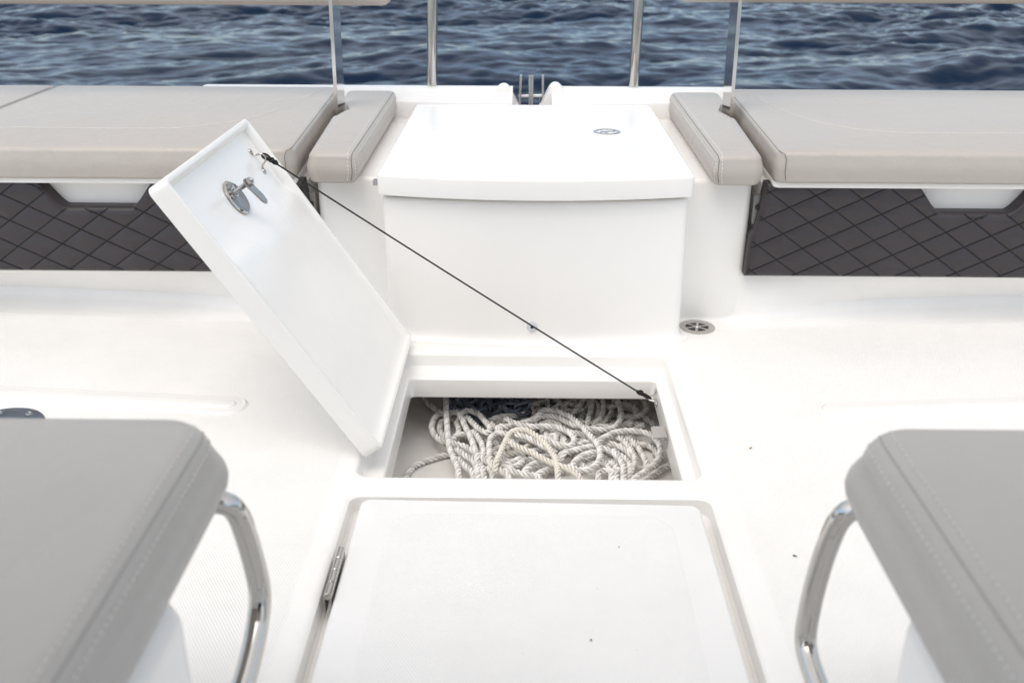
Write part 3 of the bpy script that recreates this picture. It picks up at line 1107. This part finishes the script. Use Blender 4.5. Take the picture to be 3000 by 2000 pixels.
# ------------------------------------------------------------------ rope and chain in the locker
ROPE = [
 (0, [(-202,2339,-170),(-194,2250,-156),(-187,2179,-156),(-180,2112,-156),(-171,2049,-156),(-159,2003,-156),(-147,1959,-156),(-143,1931,-156),(-138,1897,-170)]),
 (0, [(-270,2418,-196),(-252,2364,-196),(-232,2330,-196),(-209,2304,-196),(-191,2283,-196),(-178,2268,-196)]),
 (0, [(-189,2266,-177),(-167,2245,-163),(-152,2213,-163),(-142,2172,-163),(-130,2132,-163),(-120,2093,-163),(-112,2055,-163),(-106,2025,-163),(-103,1995,-177)]),
 (0, [(-188,2250,-184),(-203,2250,-170),(-217,2239,-170),(-224,2210,-170),(-225,2179,-170),(-219,2149,-170),(-207,2123,-170),(-190,2104,-170),(-171,2101,-170),(-158,2091,-170),(-138,2082,-170),(-122,2064,-170),(-105,2045,-170),(-89,2018,-170),(-73,2001,-170),(-61,1983,-170),(-45,1966,-170),(-35,1952,-170),(-19,1930,-184)]),
 (0, [(-198,2247,-197),(-203,2232,-183),(-207,2211,-183),(-206,2187,-183),(-200,2167,-183),(-187,2151,-197)]),
 (0, [(-163,2223,-180),(-154,2244,-166),(-140,2259,-166),(-125,2254,-166),(-109,2238,-166),(-97,2210,-166),(-86,2186,-166),(-80,2162,-166),(-83,2144,-166),(-94,2147,-166),(-111,2169,-166),(-125,2196,-166),(-140,2223,-166),(-150,2234,-180)]),
 (0, [(53,2372,-194),(22,2314,-180),(8,2280,-180),(-7,2265,-180),(-32,2261,-180),(-57,2254,-180),(-75,2241,-180),(-93,2242,-194)]),
 (0, [(-70,2183,-182),(-57,2179,-168),(-39,2180,-168),(-15,2194,-168),(10,2205,-168),(38,2230,-168),(58,2237,-168),(82,2236,-168),(105,2214,-168),(127,2190,-168),(146,2183,-168),(161,2174,-168),(177,2170,-168),(201,2168,-168),(223,2178,-168),(240,2206,-168),(249,2241,-168),(251,2281,-168),(248,2322,-168),(245,2372,-182)]),
 (0, [(-48,2216,-175),(-39,2205,-161),(-23,2188,-161),(-6,2177,-161),(18,2169,-161),(40,2169,-161),(73,2170,-161),(96,2157,-161),(115,2137,-161),(124,2111,-161),(122,2088,-161),(109,2072,-161),(86,2078,-161),(63,2094,-161),(46,2113,-161),(33,2129,-175)]),
 (1, [(-63,1953,-164),(-59,1976,-150),(-52,2009,-150),(-45,2046,-150),(-38,2080,-150),(-30,2111,-150),(-14,2128,-150),(10,2127,-150),(28,2108,-150),(45,2082,-150),(56,2060,-150),(62,2042,-150),(70,2017,-150),(77,1993,-150),(79,1964,-150),(80,1924,-150),(79,1896,-164)]),
 (1, [(-39,2099,-167),(-31,2077,-153),(-21,2061,-153),(2,2040,-153),(25,2022,-153),(47,1998,-153),(62,1984,-153),(78,1970,-153),(104,1953,-153),(124,1927,-153),(134,1903,-167)]),
 (0, [(-22,2132,-172),(-14,2119,-158),(10,2106,-158),(33,2084,-158),(56,2056,-158),(69,2038,-158),(78,2014,-172)]),
 (0, [(-70,1995,-179),(-75,2016,-165),(-78,2065,-165),(-78,2103,-165),(-70,2131,-165),(-54,2140,-165),(-33,2129,-165),(-25,2117,-179)]),
 (0, [(-84,2213,-185),(-77,2199,-171),(-63,2172,-171),(-46,2152,-171),(-30,2129,-171),(-23,2100,-171),(-13,2069,-185)]),
 (0, [(-127,2174,-185),(-120,2154,-171),(-108,2128,-171),(-98,2099,-171),(-93,2070,-171),(-90,2042,-171),(-83,2015,-185)]),
 (0, [(-178,2106,-190),(-171,2122,-176),(-158,2146,-176),(-142,2153,-176),(-130,2163,-190)]),
 (0, [(-274,1965,-204),(-266,2011,-204),(-256,2044,-204),(-236,2066,-204),(-214,2082,-204),(-193,2095,-204),(-178,2102,-204),(-159,2108,-204)]),
 (0, [(-162,2090,-190),(-154,2075,-176),(-140,2053,-176),(-123,2035,-176),(-110,2014,-176),(-103,1985,-176),(-99,1936,-190)]),
 (0, [(-155,2052,-195),(-150,2040,-181),(-138,2016,-181),(-124,1996,-181),(-113,1973,-181),(-107,1944,-195)]),
 (0, [(-116,2066,-194),(-113,2047,-180),(-109,2014,-180),(-102,1976,-180),(-99,1942,-194)]),
 (0, [(-102,2027,-189),(-96,2003,-175),(-89,1974,-175),(-84,1934,-189)]),
 (0, [(-168,2244,-194),(-165,2216,-180),(-158,2185,-180),(-159,2155,-180),(-164,2135,-194)]),
 (0, [(-51,2009,-195),(-40,2018,-181),(-24,2027,-181),(-5,2046,-181),(7,2065,-195)]),
 (0, [(-46,1986,-192),(-35,1995,-178),(-13,2007,-178),(4,2031,-178),(11,2050,-192)]),
 (0, [(-86,2017,-195),(-78,2000,-181),(-69,1976,-181),(-63,1945,-195)]),
 (0, [(-44,1986,-187),(-34,1979,-173),(-13,1969,-173),(10,1960,-173),(32,1952,-173),(54,1934,-187)]),
 (0, [(-4,1972,-187),(16,1996,-173),(36,2014,-173),(53,2024,-173),(71,2036,-187)]),
 (0, [(25,1958,-190),(38,1970,-176),(55,1985,-176),(73,2003,-176),(85,2027,-190)]),
 (0, [(29,2211,-172),(43,2232,-158),(59,2249,-158),(79,2249,-158),(102,2234,-158),(121,2213,-158),(136,2185,-158),(149,2157,-158),(161,2124,-158),(172,2098,-158),(180,2069,-158),(182,2040,-158),(179,2010,-158),(171,1986,-158),(158,1968,-158),(141,1956,-158),(125,1957,-158),(111,1970,-158),(100,1990,-172)]),
 (0, [(108,1975,-182),(115,1993,-168),(125,2017,-168),(142,2040,-168),(159,2052,-168),(173,2056,-168),(189,2057,-182)]),
 (0, [(169,2089,-180),(186,2111,-166),(203,2130,-166),(224,2150,-166),(248,2159,-166),(272,2159,-166),(296,2153,-166),(315,2138,-166),(324,2113,-166),(328,2082,-166),(325,2057,-166),(318,2026,-166),(305,1999,-166),(289,1980,-166),(273,1958,-166),(257,1942,-166),(241,1926,-180)]),
 (0, [(222,2162,-194),(237,2149,-180),(249,2127,-180),(258,2101,-180),(264,2067,-180),(265,2042,-180),(259,2012,-180),(250,1983,-180),(243,1948,-194)]),
 (0, [(243,2178,-200),(255,2165,-186),(269,2142,-186),(280,2113,-186),(287,2076,-186),(291,2042,-186),(290,2009,-200)]),
 (0, [(270,2186,-199),(287,2163,-199),(305,2149,-199),(319,2133,-199),(327,2107,-199),(334,2084,-199)]),
 (0, [(181,2083,-180),(194,2070,-166),(209,2058,-166),(222,2035,-166),(230,2007,-166),(232,1977,-166),(227,1926,-180)]),
 (0, [(206,2085,-192),(218,2074,-178),(235,2056,-178),(246,2036,-178),(250,2009,-178),(245,1977,-178),(237,1945,-192)]),
 (0, [(256,2447,-201),(270,2407,-201),(285,2373,-201),(299,2339,-201),(314,2306,-201),(328,2277,-201),(341,2247,-201),(354,2218,-201)]),
 (0, [(277,1976,-201),(295,1999,-201),(314,2020,-201),(334,2044,-201),(355,2063,-201)]),
 (0, [(174,2397,-195),(166,2369,-181),(154,2335,-181),(142,2301,-181),(131,2282,-181),(117,2260,-195)]),
 (0, [(191,2387,-190),(185,2356,-176),(179,2314,-176),(172,2270,-176),(165,2231,-176),(160,2203,-190)]),
 (0, [(207,2394,-194),(210,2363,-180),(212,2329,-180),(207,2288,-180),(198,2252,-180),(184,2223,-180),(172,2209,-194)]),
 (0, [(190,2373,-199),(194,2346,-185),(200,2316,-185),(195,2279,-185),(186,2250,-199)]),
 (0, [(247,2412,-202),(243,2372,-188),(238,2334,-188),(228,2293,-188),(214,2260,-188),(198,2235,-202)]),
 (1, [(91,2284,-200),(105,2313,-186),(120,2344,-186),(138,2357,-186),(155,2364,-186),(173,2372,-200)]),
 (0, [(116,2096,-190),(133,2104,-176),(154,2117,-176),(168,2116,-176),(183,2113,-190)]),
 (0, [(89,2037,-185),(99,2055,-171),(112,2065,-171),(133,2075,-171),(156,2086,-171),(179,2091,-171),(195,2101,-185)]),
 (0, [(179,2050,-195),(188,2035,-181),(198,2012,-181),(204,1984,-181),(204,1950,-195)]),
 (0, [(200,2044,-192),(211,2023,-178),(217,1997,-178),(214,1945,-192)]),
 (0, [(171,2022,-194),(174,2005,-180),(174,1975,-180),(172,1947,-194)]),
 (0, [(61,2415,-205),(64,2379,-191),(67,2341,-191),(73,2308,-205)]),
 (0, [(77,2403,-205),(87,2380,-191),(103,2349,-191),(116,2331,-205)]),
 (0, [(49,2216,-199),(57,2185,-185),(60,2145,-185),(64,2119,-199)]),
 (0, [(75,2206,-199),(81,2175,-185),(83,2139,-185),(80,2116,-199)]),
 (0, [(91,2192,-200),(100,2162,-186),(105,2129,-186),(101,2107,-200)]),
 (0, [(74,2032,-195),(90,2062,-181),(103,2077,-181),(116,2089,-181),(132,2099,-195)]),
 (0, [(182,2140,-204),(200,2134,-190),(221,2137,-190),(239,2135,-204)]),
 (0, [(140,2126,-204),(150,2159,-190),(154,2183,-190),(164,2210,-204)]),
]

def rope_strands(bm, path, r, mi, pitch=.036, n=7):
    path = spline(path, .0030)
    fr = frames(path)
    acc = 0.0
    pos = []
    for i, p in enumerate(path):
        if i: acc += (p - path[i - 1]).length
        pos.append(acc)
    rs = r * .43
    for k in range(3):
        pts = []
        for p, (t, u, v), s in zip(path, fr, pos):
            a = 2 * math.pi * (s / pitch + k / 3)
            pts.append(p + (u * math.cos(a) + v * math.sin(a)) * (r * .585))
        tube(bm, pts, rs, n, mi=(2 if k == 0 and not mi else mi))  # first strand of a white rope takes the painted groove shade
bm = B()
rnd = random.Random(5)
for tint, pts in ROPE:
    rope_strands(bm, [Vector(p) / 1000 for p in pts], .0078, tint)
# the turns lying beneath
for i in range(46):
    cx, cy = .075 + rnd.uniform(-.15, .17), 2.19 + rnd.uniform(-.15, .20)
    z = -.204 + rnd.uniform(0, .022)
    if cx < -.0 and cy > 2.26: continue
    a = rnd.uniform(0, 2 * math.pi)
    ra, rb = rnd.uniform(.03, .13), rnd.uniform(.03, .09)
    sp, st = rnd.uniform(2.4, 5.2), rnd.uniform(0, 6.28)
    pts = []
    for k in range(12):
        t = st + sp * k / 11
        x, y = ra * math.cos(t), rb * math.sin(t)
        pts.append(Vector((cx + x * math.cos(a) - y * math.sin(a), cy + x * math.sin(a) + y * math.cos(a), z + .006 * math.sin(t * 2 + i))))
    if max(p.x for p in pts) > .34 or min(p.x for p in pts) < -.17: continue
    rope_strands(bm, pts, .0078, 0)
obj('anchor_rope', bm, [M['rope'], M['rope_cream'], M['rope_groove_shade']], None, 'tangled heap of off-white three-strand rope lying in the open locker', 'rope', smooth_angle=80)

bm = B()
def link(bm, c, t, u, L=.021, W=.0108, r=.0047):
    path = []
    for k in range(8): path.append(c + t * (L - W + W * math.sin(math.pi * k / 7)) + u * (W * math.cos(math.pi * k / 7)))
    for k in range(8): path.append(c - t * (L - W + W * math.sin(math.pi * k / 7)) - u * (W * math.cos(math.pi * k / 7)))
    n = len(path)
    w = t.cross(u)
    loops = []
    for i in range(n):
        T = (path[(i + 1) % n] - path[i - 1]).normalized()
        a = T.cross(w)
        loops.append([path[i] + a * (r * math.cos(2 * math.pi * k / 7)) + w * (r * math.sin(2 * math.pi * k / 7)) for k in range(7)])
    loft(bm, loops + [loops[0]])
rnd = random.Random(8)
p = Vector((-.16, 2.30, -.198))
h = .3
for i in range(230):
    h += rnd.uniform(-.75, .75)
    t = Vector((math.cos(h), math.sin(h), rnd.uniform(-.35, .35))).normalized()
    q = p + t * .032
    lay = -.203 + .042 * (i / 230) + rnd.uniform(-.004, .004)
    if not (-.185 < q.x < .015 and 2.265 < q.y < 2.53):
        h += 2.2
        t = Vector((math.cos(h), math.sin(h), 0)).normalized()
        q = p + t * .027
        q.x = min(max(q.x, -.185), .015)
        q.y = min(max(q.y, 2.265), 2.53)
    q.z = lay
    t = (q - p).normalized()
    s_ = t.orthogonal().normalized()
    w_ = t.cross(s_)
    a = (0 if i % 2 else math.pi / 2) + rnd.uniform(-.5, .5)
    link(bm, (p + q) / 2, t, s_ * math.cos(a) + w_ * math.sin(a))
    p = q
obj('anchor_chain', bm, M['chain'], None, 'dark galvanised chain piled at the back of the rope locker', 'chain', smooth_angle=80)

# ------------------------------------------------------------------ near floor hatch with its hinge
fh = thing('floor_hatch', (.0155, 1.3, -.02), 'closed white floor hatch with treaded middle, in front of the rope locker', 'hatch')
bm = B()
HA = R(-.9)
def rot_h(p):
    x, y = p[0] - .0155, p[1] - 1.3
    return (.0155 + x * math.cos(HA) - y * math.sin(HA), 1.3 + x * math.sin(HA) + y * math.cos(HA))
hp = [(-.2975, .545), (.3265, .545), (.3265, 1.5765), (-.2975, 1.5715)]
hp = [(-.297, .545), (.327, .545), (.3265, 1.5680), (-.2975, 1.5785)]
slab(bm, hp, .020, -.036, .0015, .006, er0=.002)
obj('hatch_panel', bm, M['hatch'], fh)
bm = B()
ha, hb_ = Vector((-.3055, 1.281, .0065)), Vector((-.3055, 1.409, .0065))
hd = (hb_ - ha).normalized()
for k in range(4):
    l = .0315
    a = ha + hd * (.0325 * k)
    lathe(bm, [(0, 0), (.0058, 0), (.0066, .0009), (.0066, l - .0009), (.0058, l), (0, l)], a, hd, 24)
hg = obj('hinge_barrel', bm, M['chrome'], fh)
for x0, x1 in ((-.3118, -.3103), (-.3015, -.3000)):
    bm = B()
    box(bm, x0, x1, 1.279, 1.411, -.026, .007, .0004)
    obj('hinge_leaf', bm, M['steel'], hg)

# ------------------------------------------------------------------ floor drain
fd = thing('floor_drain', (.4565, 2.425, .002), 'round steel floor drain with six dark slots, at the foot of the console', 'drain')
bm = B()
C0 = Vector((.4565, 2.425, .0015))
lathe(bm, [(.0465, -.001), (.0462, .0018), (.044, .0028), (.034, .0022), (.0305, .0010), (.0295, -.002)], C0, (0, 0, 1), 48, cap0=False, cap1=False)
lathe(bm, [(0, .0018), (.0085, .0018), (.0095, .0008), (.0095, -.002)], C0, (0, 0, 1), 24, cap0=False, cap1=False)
for k in range(6):
    a = R(60 * k + 18)
    d = Vector((math.cos(a), math.sin(a), 0))
    w = Vector((-d.y, d.x, 0))
    prism(bm, [C0 + d * .008 + w * .0027, C0 + d * .008 - w * .0027, C0 + d * .0305 - w * .0036, C0 + d * .0305 + w * .0036], (0, 0, .0012), .0004)
st = obj('strainer', bm, M['tan_steel'], fd)
bm = B()
lathe(bm, [(.031, -.0008), (0, -.0006)], C0, (0, 0, 1), 32, cap0=False, cap1=False)
obj('sump', bm, M['black'], fd)
bm = B()
lathe(bm, [(0, .0036), (.0045, .0034), (.0062, .0018)], C0, (0, 0, 1), 20, cap0=False, cap1=False)
obj('strainer_screw', bm, M['chrome'], fd)

# ------------------------------------------------------------------ deck socket plate at the left
ds = thing('deck_socket', (-1.100, 1.843, .0), 'blue-grey round steel deck plate with countersunk screws, behind the left seat', 'deck plate')
bm = B()
lathe(bm, [(0, .0045), (.03, .0045), (.078, .0042), (.0845, .0030), (.0862, .0004)], (-1.100, 1.843, .0), (0, 0, 1), 64, cap0=False, cap1=False)
obj('socket_plate', bm, M['socket'], ds)
for k in range(6):
    a = R(58 + 60 * k)
    bm = B()
    c = (-1.100 + .066 * math.cos(a), 1.843 + .066 * math.sin(a), .0043)
    lathe(bm, [(.0085, .0002), (.0075, .0009), (.0045, .0009), (.0035, -.0002), (0, -.0002)], c, (0, 0, 1), 18, cap0=False, cap1=False)
    obj('plate_screw', bm, M['steel'], ds)

# ------------------------------------------------------------------ the two near seats
def build_seat(s, side, tube_pts, dxe, far, roll):
    xc = .0215
    t = thing('boat_seat', (xc + s * .62, .62, .0), 'grey upholstered seat with chrome side tube, at the lower %s' % side, 'seat', 'near boat seats')
    q = [(xc + s * dxe, .36), (xc + s * .98, .36), (xc + s * .98, far), (xc + s * dxe, far)]
    if s < 0: q = q[::-1]
    bm = B()
    slab(bm, q,  .06, .396, .498, .032, bulge=.013, crown=.013, seg=10, eseg=8, er0=.018)
    o = obj('seat_cushion', bm, M['vinyl_seat'], t)
    from mathutils.bvhtree import BVHTree
    tree = BVHTree.FromPolygons([v.co + WL[t] for v in o.data.vertices], [p.vertices[:] for p in o.data.polygons])
    def hug(path, lift):
        out = []
        for p in path:
            loc, nor, i, d = tree.find_nearest(p)
            out.append(loc + nor * lift)
        return out
    def run(off, z):
        e = dxe + off + roll
        p = [(e, y, z) for y in (.37, .5, .65, .8, far - .062)] + [(e + .002, far - .037, z), (e + .006, far - .017, z - .004), (e + .010, far - .007, z - .016), (e + .012, far - .002, z - .035), (e + .014, far, z - .06)]
        return spline([Vector((xc + s * a, b, c)) for a, b, c in p], .0012)
    bm = B()
    stitches(bm, hug(run(.0175, .498), .0004), .0055, .003, .00095)
    stitches(bm, hug(run(-.003, .481), .0004), .0055, .003, .00095)
    obj('stitching', bm, M['thread_seat'], o)
    bm = B()
    tube(bm, hug(run(.0065, .491), 0.0), .0010, 6)
    obj('seam_piping', bm, M['seam_seat'], o)
    bm = B()
    tube(bm, spline(tube_pts, .006), .0135, 28)
    obj('side_tube', bm, M['chrome'], t)
    bm = B()
    p = [(xc + s * .350, .20), (xc + s * .90, .20), (xc + s * .90, .815), (xc + s * .350, .815)]
    if s < 0: p = p[::-1]
    slab(bm, p, .05, .001, .385, .03, flare=[(-.02, .001), (-.008, .004), (0, .015)])
    obj('pedestal', bm, M['gelcoat'], t)
build_seat(-1, 'left', [(-.46, .955, .384), (-.375, .955, .386), (-.342, .960, .385), (-.329, .966, .372), (-.322, .969, .345), (-.314, .968, .295), (-.310, .963, .258), (-.310, .942, .231), (-.312, .897, .206), (-.318, .830, .178), (-.322, .74, .15)], .3495, .970, 0.0)
build_seat(1, 'right', [(.50, .985, .366), (.42, .985, .367), (.388, .990, .366), (.375, .994, .352), (.368, .998, .325), (.360, .998, .279), (.353, .993, .222), (.351, .984, .176), (.354, .939, .157), (.362, .86, .14), (.366, .78, .12)], .334, .964, .014)

# ------------------------------------------------------------------ specks on the deck
m_leaf = simple('ochre_leaf', (.42, .22, .02), .7)
m_dark = simple('dark_leaf', (.035, .028, .022), .7)
def flake(x, y, z, r, mat, label, seed, name='leaf_fragment', cat='leaf fragment'):
    rn = random.Random(seed)
    bm = B()
    a0 = rn.uniform(0, 6.28)
    ol = []
    for k in range(9):
        a = 2 * math.pi * k / 9
        rr = r * rn.uniform(.55, 1.1)
        x_, y_ = rr * math.cos(a) * 1.5, rr * math.sin(a) * .7
        ol.append((x + x_ * math.cos(a0) - y_ * math.sin(a0), y + x_ * math.sin(a0) + y_ * math.cos(a0), z + rn.uniform(.0002, .0012)))
    prism(bm, ol, (0, 0, .0005))
    obj(name, bm, mat, None, label, cat, 'bits of leaf on the deck')
flake(.464, 1.781, .001, .0032, m_leaf, 'ochre speck of leaf on the deck right of the rope locker', 1)
flake(.4625, 1.412, .001, .0028, m_dark, 'dark speck of leaf on the deck beside the near hatch', 2)
flake(.105, 1.191, .0025, .0022, m_dark, 'dark speck of leaf on the near hatch, lower middle', 3)
flake(.167, 1.430, .0025, .0016, m_leaf, 'tiny ochre speck on the near hatch towards the locker', 4)

# ------------------------------------------------------------------ added unseen roof and helm: shade the near seats, darken chrome reflections
ht = thing('unseen_shade_roof', (XC, -1.0, 0), 'added unseen roof that shades the near seats', 'roof')
bm = B()
slab(bm, rect(-1.35, 1.40, -2.8, .12), .25, 2.05, 2.13, .03)
obj('unseen_roof_panel', bm, M['gelcoat'], ht)
for s in (-1, 1):
    bm = B()
    tube(bm, [(XC + s * 1.25, -.45, 0), (XC + s * 1.2, -.6, 1.1), (XC + s * 1.12, -.6, 2.06)], .03, 16)
    obj('unseen_roof_post', bm, M['chrome'], ht)
hc = thing('unseen_dark_helm', (XC, -1.1, 0), 'added unseen helm block that darkens the chrome reflections', 'helm')
bm = B()
slab(bm, rect(-1.0, 1.05, -1.5, -.55), .12, .001, .95, .06)
obj('unseen_helm_body', bm, M['gelcoat'], hc)
bm = B()
slab(bm, rect(-.9, .95, -1.45, -.62), .08, .9505, 1.25, .05)
obj('unseen_dark_dash', bm, M['quilt'], hc)

bm = B()
prism(bm, [(-.95, -.66, 1.245), (1.0, -.66, 1.245), (.92, -.92, 1.86), (-.87, -.92, 1.86)], (0, -.012, .004), .002)
obj('unseen_dark_screen', bm, M['dark_glass'], hc)  # added unseen dark sheet: chrome reflects it, cuts light from behind
